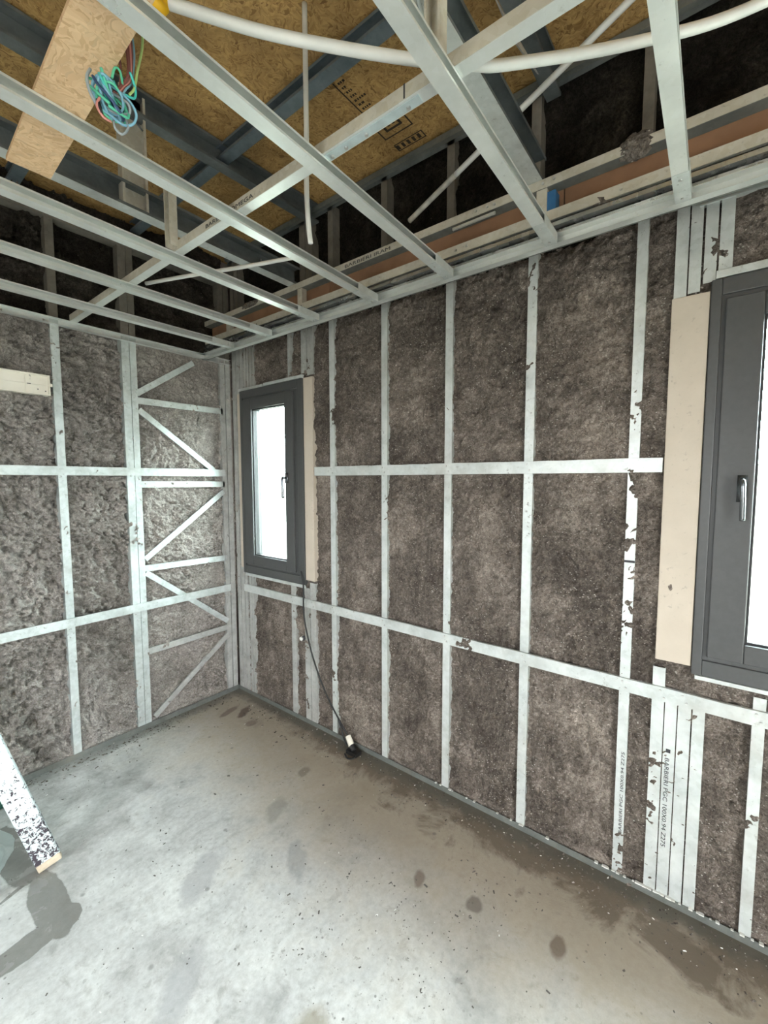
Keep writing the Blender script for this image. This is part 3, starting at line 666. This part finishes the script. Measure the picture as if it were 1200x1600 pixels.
lump(-0.20, -2.66, 2.735, 0.022, 0.055, 0.040, lb); lump(-0.19, -2.56, 2.60, 0.02, 0.05, 0.03, lb); lump(-0.2, -0.55, 2.74, 0.02, 0.10, 0.02, lb)

# ------------------------------------------------------------------ ceiling grid
pc = empty('perimeter_channel', (-0.22, -0.02, 2.49), 'galvanised edge channel running along the right wall, carrying the ends of the cross channels', 'ceiling channel')
b = MB(); b.prism(usec(0.035, 0.032), (-0.208, -0.0, 2.490), (-1, 0, 0), (0, 0, 1), (0, -1, 0), 5.55); b.build('edge_track', M['furring'], pc)
b = MB(); b.prism(sheet([(0.0, 0.0), (0.020, 0.002), (0.022, 0.011), (0.0, 0.014), (0.0, 0.024), (0.024, 0.029), (0.024, 0.043), (0.0, 0.048), (0.0, 0.060)]), (-0.206, -0.03, 2.529), (-1, 0, 0), (0, 0, 1), (0, -1, 0), 5.5); b.build('ribbed_channel', steel('shiny_ribbed_steel', (0.70, 0.72, 0.70), (0.42, 0.44, 0.42), dirt=0.3, rough=0.22, metal=0.8, spots=0.3, spark=0.1), pc)
b = MB(); b.box((-0.206, -0.01, 2.49), (-0.200, -5.55, 2.60)); b.build('backing_strip', M['track'], pc)
lc = empty('perimeter_channel', (-1.0, -0.01, 2.49), 'galvanised edge channel fixed along the braced left wall', 'ceiling channel')
b = MB(); b.prism(usec(0.035, 0.032), (-0.02, -0.002, 2.490), (0, -1, 0), (0, 0, 1), (-1, 0, 0), 3.68); b.build('edge_track', M['furring'], lc)

def furring_proto():
    r = empty('cross_channel', (0, 0, 0))
    b = MB(); b.prism(csec(0.033, 0.040, 0.006), (0, 0, 0), (0, -1, 0), (0, 0, 1), (-1, 0, 0), 3.45); b.build('channel', M['furring'], r)
    b = MB(); b.add([(0.0, -0.0405, 0.0), (-0.15, -0.0405, 0.0), (-0.15, -0.0405, 0.033), (0.0, -0.0405, 0.031), (0.0, -0.042, 0.0), (-0.15, -0.042, 0.0), (-0.15, -0.042, 0.033), (0.0, -0.042, 0.031)],
                    [(0,1,2,3),(7,6,5,4),(0,4,5,1),(1,5,6,2),(2,6,7,3),(3,7,4,0)]); b.box((0.004, -0.001, -0.0012), (-0.15, -0.041, -0.0002)); b.build('end_sleeve', M['stud'], r)
    s = MB()
    for x in (-0.02, -0.12): s.cyl((x, -0.02, 0.0), (x, -0.02, -0.0045), 0.0045, 8)
    stuff_screws(s, r)
    return r
proto = furring_proto()
def copy_tree(o, parent=None):
    c = o.copy(); COL.objects.link(c); c.parent = parent
    for ch in list(o.children): copy_tree(ch, c)
    return c
names = ['broad galvanised cross channel nearest the near window, ending above its left corner',
         'broad shiny cross channel under the second roof truss, second from the near window',
         'cross channel between the hanging wires and the white vertical tube, third from the near window',
         'cross channel carrying the middle of the pale OSB offcut, fourth from the near window',
         'cross channel just beyond the free end of the OSB offcut, fifth from the near window',
         'cross channel with crumbs on it, third out from the braced left wall edge channel',
         'last free cross channel, running closest in front of the left wall edge channel']
fur = [(-2.777, 0.3), (-2.385, 0.6), (-1.965, 1.9), (-1.563, 2.1), (-1.163, 1.1), (-0.765, -0.4), (-0.383, -1.4)]
for k, ((y, a), nm) in enumerate(zip(fur, names)):
    o = proto if k == 0 else copy_tree(proto)
    o.location = (-0.243, y, 2.490); o.rotation_euler = (0, 0, math.radians(a))
    tag(o, nm, 'ceiling channel', 'cross channels of the ceiling grid')
# carrier channel above the cross channels, with its hangers
ca = empty('carrier_channel', (-1.005, -0.01, 2.5245), 'long beige carrier channel laid across the tops of the cross channels, parallel to right wall', 'ceiling channel')
b = MB(); b.prism(csec(0.033, 0.034, 0.006), (-1.019, -0.03, 2.5245), (1, 0, 0), (0, 0, 1), (0, -1, 0), 5.5); cc = b.build('channel', M['furring'], ca)
b = MB(); b.box((-1.0205, -0.03, 2.5250), (-1.0192, -5.55, 2.557)); b.build('dusty_web', M['beige'], cc)
b = MB(); b.box((-1.014, -2.02, 2.5215), (-0.990, -2.335, 2.5245)); sp_ = b.build('splice_plate', M['white_metal'], ca); bev(sp_, 0.001)
s = MB()
for y in (-2.05, -2.10, -2.17, -2.30): s.cyl((-1.0, y, 2.5215), (-1.0, y, 2.517), 0.005, 8)
stuff_screws(s, ca)
b = MB(); b.box((-1.0215, -2.300, 2.526), (-1.0195, -2.304, 2.558)); b.build('joint', M['ink'], ca)
for (y, z0, z1) in ((-1.228, 2.53, 2.76), (-2.395, 2.526, 3.15)):
    b = MB(); b.prism(csec(0.040, 0.03, 0.006), (-1.022, y+0.02, z0), (-1, 0, 0), (0, -1, 0), (0, 0, 1), z1-z0); b.build('hanger', M['beige'], ca)
lettering('BARBIERI OMEGA', 0.024, (-1.0212, -1.44, 2.531), basis((0, -1, 0), (0, 0, 1)) @ Matrix.Diagonal((1.5, 0.8, 1, 1)), M['ink'], ca)

# ------------------------------------------------------------------ loose things in the ceiling space
# OSB offcut lying on two cross channels
oa = empty('osb_offcut', (-1.5, -1.65, 2.524), 'pale OSB offcut strip lying on the cross channels beside the hanging wires', 'board')
b = MB(); P = [(-1.541, -1.322), (-1.441, -1.327), (-1.474, -2.10), (-1.575, -2.07)]
b.add([(p[0], p[1], 2.5245) for p in P] + [(p[0], p[1], 2.5355) for p in P], [(0,1,2,3),(7,6,5,4),(0,4,5,1),(1,5,6,2),(2,6,7,3),(3,7,4,0)]); b.build('board', M['osb_pale'], oa)
# white flexible conduit sagging across the grid
b = MB(); b.tube([(-1.396, -1.963, 2.64), (-1.264, -2.078, 2.62), (-1.137, -2.206, 2.605), (-1.019, -2.333, 2.594), (-0.932, -2.426, 2.594), (-0.869, -2.5, 2.6), (-0.698, -2.734, 2.64), (-0.557, -2.96, 2.70), (-0.45, -3.4, 2.80), (-0.4, -4.2, 2.88), (-0.38, -5.4, 2.90)], 0.0150, 12, 8, 0.8)
tag(b.build('flexible_conduit', M['pvc'], None, True), 'thick white plastic conduit sagging in a curve over the carrier channel', 'conduit')
b = MB(); b.tube([(-0.818, -1.748, 3.24), (-0.819, -1.750, 2.85), (-0.821, -1.749, 2.66), (-0.817, -1.751, 2.54), (-0.810, -1.754, 2.468)], 0.0088, 12, 8)
tag(b.build('hanging_tube', M['pvc'], None, True), 'thin white tube hanging straight down from the OSB roof boards', 'conduit')
b = MB(); b.tube([(-0.4, -2.844, 3.098), (-0.3, -2.458, 3.028), (-0.238, -2.217, 2.985), (-0.175, -1.976, 2.942)], 0.0115, 10, 6)
dc = b.build('diagonal_pipe', M['pvc'], None, True); tag(dc, 'pale pipe slanting across the dark upper right wall', 'pipe')
b = MB(); b.tube([(-0.175, -1.976, 2.942), (-0.138, -1.832, 2.916), (-0.1, -1.687, 2.89)], 0.012, 10, 5); b.build('dusty_end', M['pvc_dirty'], dc, True)
b = MB(); b.tube([(-0.908, -0.714, 2.58), (-0.804, -0.948, 2.59), (-0.678, -1.222, 2.60), (-0.60, -1.42, 2.605)], 0.0085, 10, 6)
tag(b.build('loose_conduit', M['pvc'], None, True), 'short pale conduit lying across the far cross channels under the first truss', 'conduit')
# membrane and zinc scraps tucked by the second truss
b = MB(); b.add([(-0.78, -2.42, 2.86), (-0.62, -2.40, 2.90), (-0.60, -2.47, 2.78), (-0.74, -2.46, 2.76), (-0.78, -2.415, 2.863), (-0.62, -2.395, 2.903), (-0.60, -2.465, 2.783), (-0.74, -2.455, 2.763)],
                [(0,1,2,3),(7,6,5,4),(0,4,5,1),(1,5,6,2),(2,6,7,3),(3,7,4,0)])
tag(b.build('membrane_scrap', M['felt']), 'grey scrap of roof membrane tucked beside the second truss hanger', 'scrap')
b = MB()
for k in range(4): b.tube([(-1.03+0.012*k, -2.30-0.012*k, 2.74+0.005*k), (-1.00+0.012*k, -2.312-0.01*k, 2.69), (-0.98+0.008*k, -2.335, 2.655+0.004*k)], 0.005, 8, 4)
tag(b.build('steel_offcuts', M['white_metal'], None, True), 'bright bent steel strip ends bundled beside the top hanger', 'offcut')
# yellow handle peeping in at the top edge
b = MB(); b.tube([(-1.372, -1.80, 2.83), (-1.352, -1.795, 2.800), (-1.332, -1.79, 2.793), (-1.318, -1.785, 2.806), (-1.315, -1.785, 2.86)], 0.013, 10, 6)
b.tube([(-1.372, -1.80, 2.83), (-1.372, -1.80, 2.90), (-1.345, -1.79, 2.94), (-1.315, -1.785, 2.90), (-1.315, -1.785, 2.86)], 0.013, 10, 6)
tag(b.build('yellow_handle', M['yellow'], None, True), 'yellow plastic loop handle hanging at the top edge beside the wires', 'handle')

# bundle of wires
wbn = empty('wire_bundle', (-1.44, -1.86, 2.76), 'tangled coil of blue, green and brown electrical wires hanging beside the OSB offcut', 'wires')
yb = -1.705
def wire(pts, m, r=0.0026): 
    b = MB(); b.tube([(x-0.070, yb-0.158+dy, z-0.138) for x, z, dy in pts], r, 6, 6); b.build('wire', M[m], wbn, True)
wire([(-1.41, 2.90, 0), (-1.413, 2.77, 0), (-1.407, 2.745, 0), (-1.392, 2.70, 0.0), (-1.382, 2.66, 0.01), (-1.392, 2.61, 0)], 'wire_brown')
for k in range(5):
    dx = 0.0038*k
    wire([(-1.385+dx, 2.92, 0.004*k), (-1.378+dx, 2.80, 0.003*k), (-1.373+dx, 2.72, 0), (-1.372+dx*0.7, 2.66, 0.002*k), (-1.388+dx*0.6, 2.625, 0), (-1.405+dx, 2.60, -0.004)], ['wire_brown', 'wire_brown', 'wire_pink', 'wire_brown', 'wire_blue'][k])
wire([(-1.34, 2.86, 0), (-1.338, 2.755, 0), (-1.352, 2.68, 0), (-1.360, 2.64, 0), (-1.372, 2.618, 0)], 'wire_lime')
wire([(-1.405, 2.63, 0), (-1.398, 2.655, 0), (-1.388, 2.655, 0), (-1.384, 2.63, 0)], 'wire_green')
wire([(-1.372, 2.66, -0.01), (-1.358, 2.64, 0), (-1.362, 2.618, 0), (-1.385, 2.612, 0), (-1.40, 2.60, 0)], 'wire_teal')
cols = ['wire_blue', 'wire_green', 'wire_teal', 'wire_blue', 'wire_grey', 'wire_green', 'wire_navy', 'wire_teal', 'wire_blue', 'wire_green']
r2_ = random.Random(4)
for k in range(11):
    cx, cz = -1.408+r2_.uniform(-.006, .006), 2.588+r2_.uniform(-.008, .008); a, bb = r2_.uniform(0.026, 0.042), r2_.uniform(0.010, 0.020); an = math.radians(-40+r2_.uniform(-14, 14))
    pts = []
    for j in range(11):
        tt = 2*math.pi*j/10 + k; u_, v_ = a*math.cos(tt), bb*math.sin(tt)
        pts.append((cx+u_*math.cos(an)-v_*math.sin(an), cz+u_*math.sin(an)+v_*math.cos(an), 0.02*math.sin(tt*1.0+k)+r2_.uniform(-.004, .004)))
    wire(pts, cols[k % 10], 0.0028)
wire([(-1.445, 2.62, 0), (-1.452, 2.60, 0), (-1.448, 2.575, 0), (-1.43, 2.56, 0.01)], 'wire_grey', 0.003)
wire([(-1.43, 2.575, 0), (-1.436, 2.555, 0), (-1.425, 2.54, 0), (-1.41, 2.54, 0)], 'wire_pink')
wire([(-1.43, 2.575, 0.01), (-1.432, 2.56, 0.0), (-1.428, 2.545, 0)], 'black', 0.004)
wire([(-1.385, 2.57, 0), (-1.376, 2.55, 0), (-1.388, 2.528, 0), (-1.402, 2.53, 0), (-1.405, 2.545, 0)], 'wire_grey')
wire([(-1.40, 2.58, 0.0), (-1.37, 2.575, 0.0), (-1.345, 2.560, 0.0)], 'black', 0.0022)

# ------------------------------------------------------------------ installation box on the left wall
ib = empty('installation_box', (-1.40, -0.01, 2.15), 'cream plastic installation box with raised rim set in the left wall', 'box')
b = MB(); b.box((-1.70, 0.03, 2.100), (-1.125, -0.018, 2.208)); o = b.build('body', M['cream'], ib); bev(o, 0.004)
b = MB()
for q in (((-1.70, -0.018, 2.100), (-1.125, -0.028, 2.107)), ((-1.70, -0.018, 2.201), (-1.125, -0.028, 2.208)), ((-1.132, -0.018, 2.107), (-1.125, -0.028, 2.201)), ((-1.232, -0.018, 2.112), (-1.229, -0.024, 2.197)), ((-1.70, -0.018, 2.150), (-1.14, -0.0205, 2.153))): b.box(*q)
o = b.build('rim', M['cream'], ib); bev(o, 0.0015)
b = MB(); b.box((-1.125, -0.005, 2.150), (-1.112, -0.017, 2.166)); b.build('tab', M['cream'], ib)
b = MB()
for x, z in ((-1.178, 2.128), (-1.145, 2.122)): b.cyl((x, -0.0175, z), (x, -0.0190, z), 0.003, 8)
b.box((-1.224, -0.0175, 2.150), (-1.208, -0.0215, 2.1535)); tag(b.build('knockout', M['ink'], ib), kind='stuff')

# ------------------------------------------------------------------ black cord with plug
cd = empty('extension_cord', (-0.04, -1.23, 0.0), 'black power cord hanging from the narrow window to a plug on the floor', 'cord')
b = MB(); b.tube([(-0.035, -0.790, 1.045), (-0.036, -0.812, 0.954), (-0.040, -0.818, 0.763), (-0.040, -0.858, 0.60), (-0.040, -0.921, 0.446), (-0.040, -1.018, 0.283), (-0.040, -1.128, 0.153), (-0.042, -1.212, 0.075)], 0.0052, 8, 8); b.build('cable', M['black'], cd, True)
b = MB(); b.tube([(-0.040, -1.115, 0.170), (-0.045, -1.150, 0.110), (-0.055, -1.185, 0.055), (-0.06, -1.215, 0.03)], 0.0048, 8, 6); b.build('cable', M['black'], cd, True)
b = MB(); b.cyl((-0.044, -1.205, 0.082), (-0.055, -1.245, 0.038), 0.016, 12, 0.019); pl = b.build('plug', M['cream'], cd)
b = MB(); b.cyl((-0.055, -1.245, 0.038), (-0.062, -1.272, 0.024), 0.020, 12, 0.016); b.box((-0.085, -1.225, 0.0), (-0.035, -1.305, 0.022)); b.tube([(-0.05, -1.28, 0.02), (-0.10, -1.30, 0.008), (-0.12, -1.27, 0.006), (-0.10, -1.23, 0.006)], 0.005, 8, 5); b.build('socket', M['black'], cd)
b = MB(); b.cyl((0.01, -0.757, 0.584), (-0.022, -0.764, 0.580), 0.011, 12, 0.013); o = tag(b.build('cable_stub', M['pvc']), 'small white conduit stub poking out of the wall below the narrow window', 'conduit')
b = MB(); b.cyl((0.0, -0.772, 0.583), (-0.012, -0.775, 0.583), 0.016, 12); b.build('dark_hole', M['ink'], o)

# ------------------------------------------------------------------ painted trestle leg, plastic bag
tr_ = empty('trestle', (-1.408, -0.735, 0), 'white painted wooden trestle leg with flaking dark patches at the left edge', 'trestle')
foot = Vector((-1.412, -0.742, 0.012)); dirv = Vector((-0.123, 0.092, 0.463)).normalized(); wdir = Vector((0.93, -0.25, 0.0))
b = MB(); b.beam(foot + dirv*0.012, foot + dirv*1.25, wdir, 0.086, 0.030); o = b.build('leg', M['flaked'], tr_); bev(o, 0.006)
b = MB(); b.beam(foot - dirv*0.004, foot + dirv*0.028, wdir, 0.084, 0.033); o = b.build('worn_foot', M['rawwood'], tr_); bev(o, 0.004)
top = foot + dirv*1.22; f2_ = Vector((-2.20, -1.15, 0.0))
b = MB(); b.beam(f2_, top + Vector((-0.03, 0.02, 0)), wdir, 0.098, 0.030); o = b.build('leg', M['flaked'], tr_); bev(o, 0.006)
b = MB(); b.beam(foot + dirv*0.55, f2_ + (top-f2_)*0.45, (0, 0, 1), 0.06, 0.02); b.build('brace', M['flaked'], tr_)

bgm = MB(); nu, nv = 48, 26
for i in range(nv+1):
    for j in range(nu):
        ph = 2*math.pi*j/nu; zz = i/nv
        r = 0.315*(1-0.50*zz**2.2)*(0.90+0.10*math.sin(math.pi*min(1, zz*1.8)))
        r *= 1 + 0.05*math.sin(5*ph+zz*7) + 0.035*math.sin(11*ph-zz*12) + 0.02*math.sin(23*ph+zz*31)
        bgm.v.append((-1.815+r*math.cos(ph), -0.52+r*math.sin(ph), 0.002+0.26*zz+0.010*math.sin(7*ph)*zz))
for i in range(nv):
    for j in range(nu): bgm.f.append((i*nu+j, i*nu+(j+1) % nu, (i+1)*nu+(j+1) % nu, (i+1)*nu+j))
bgm.f.append(tuple(range(nu))[::-1])
tag(bgm.build('plastic_bag', M['film'], None, True), 'cloudy clear plastic bag slumped on the floor behind the trestle leg', 'bag')
tb = empty('tool_box', (-1.65, -0.12, 0.0), 'low dark green case with beige lid on the floor behind the plastic bag', 'case')
b = MB(); b.box((-1.86, -0.17, 0.004), (-1.440, -0.07, 0.085)); o = b.build('body', simple('dark_green_plastic', (0.02, 0.10, 0.07), 0.5), tb); bev(o, 0.01)
b = MB(); b.box((-1.865, -0.175, 0.086), (-1.435, -0.065, 0.10)); o = b.build('lid', M['rawwood'], tb); bev(o, 0.005)

# ------------------------------------------------------------------ crumbs on the floor
def crumbs(name, mat, n, fn, label, smin, smax, seed):
    r_ = random.Random(seed); b = MB()
    for _ in range(n):
        x, y = fn(r_); s_ = r_.uniform(smin, smax)*(0.6+0.9*r_.random()**3); a = r_.uniform(0, math.pi); ca_, sa_ = math.cos(a), math.sin(a); el = r_.uniform(0.5, 1.8)
        vs = []
        for (u_, v_, w_) in ((-1, -.6, 0), (1, -.5, 0), (.8, .7, 0), (-.9, .5, 0), (-.3, -.2, .9), (.5, .2, .7)):
            u_ = u_*s_*el*(0.8+0.4*r_.random()); v_ = v_*s_; vs.append((x+u_*ca_-v_*sa_, y+u_*sa_+v_*ca_, 0.0005+w_*s_*0.8))
        b.add(vs, [(0,1,5,4),(1,2,5),(2,3,4,5),(3,0,4)])
    return tag(b.build(name, mat), label, 'debris', None, 'stuff')
def along_right(r_): return (-abs(r_.gauss(0, 0.10))-0.012, -r_.uniform(0.3, 3.4))
def along_left(r_): return (-r_.uniform(0.05, 1.7), -abs(r_.gauss(0, 0.07))-0.015)
def allover(r_): return midheap(r_) if r_.random() < 0.25 else (-r_.uniform(0.1, 1.9), -r_.uniform(0.15, 3.0))
def midheap(r_):
    c = r_.choice(((-0.62, -2.02), (-0.70, -2.15), (-0.55, -2.25), (-0.80, -2.28), (-0.42, -2.3), (-0.6, -1.75), (-0.9, -1.8)))
    return (c[0]+r_.gauss(0, 0.06), c[1]+r_.gauss(0, 0.07))
crumbs('wall_foot_crumbs', M['crumb'], 900, along_right, 'crumbs of grey insulation fallen along the foot of the right wall', 0.002, 0.006, 1)
crumbs('left_wall_crumbs', M['crumb'], 500, along_left, 'crumbs of grey insulation fallen along the foot of the left wall', 0.002, 0.006, 2)
crumbs('dark_grit', simple('dark_grit', (0.12, 0.11, 0.10), 0.9), 560, allover, 'dark grit scattered over the whole concrete floor', 0.0018, 0.0045, 3)
crumbs('white_chips', M['pvc'], 200, lambda r_: along_right(r_) if r_.random() < .5 else allover(r_), 'tiny white chips scattered over the floor', 0.0015, 0.0035, 5)

for o in [x for x in COL.objects if x.name.startswith('cross_channel')]:
    if o.location.y < -1.3: continue
    r_ = random.Random(int(-o.location.y*100)); b = MB()
    for _ in range(110):
        x = -r_.uniform(0.05, 1.6); y = -r_.uniform(0.0, 0.042); a = r_.uniform(0.002, 0.0055)
        if -0.81 < x < -0.74: continue
        b.add([(x-a, y-a, 0.0335), (x+a, y-a*0.6, 0.0335), (x+a*0.5, y+a, 0.0335), (x, y, 0.0335+a*1.6)], [(0, 2, 1), (0, 1, 3), (1, 2, 3), (2, 0, 3)])
    c = b.build('crumbs', M['crumb']); c.parent = o; tag(c, kind='stuff')
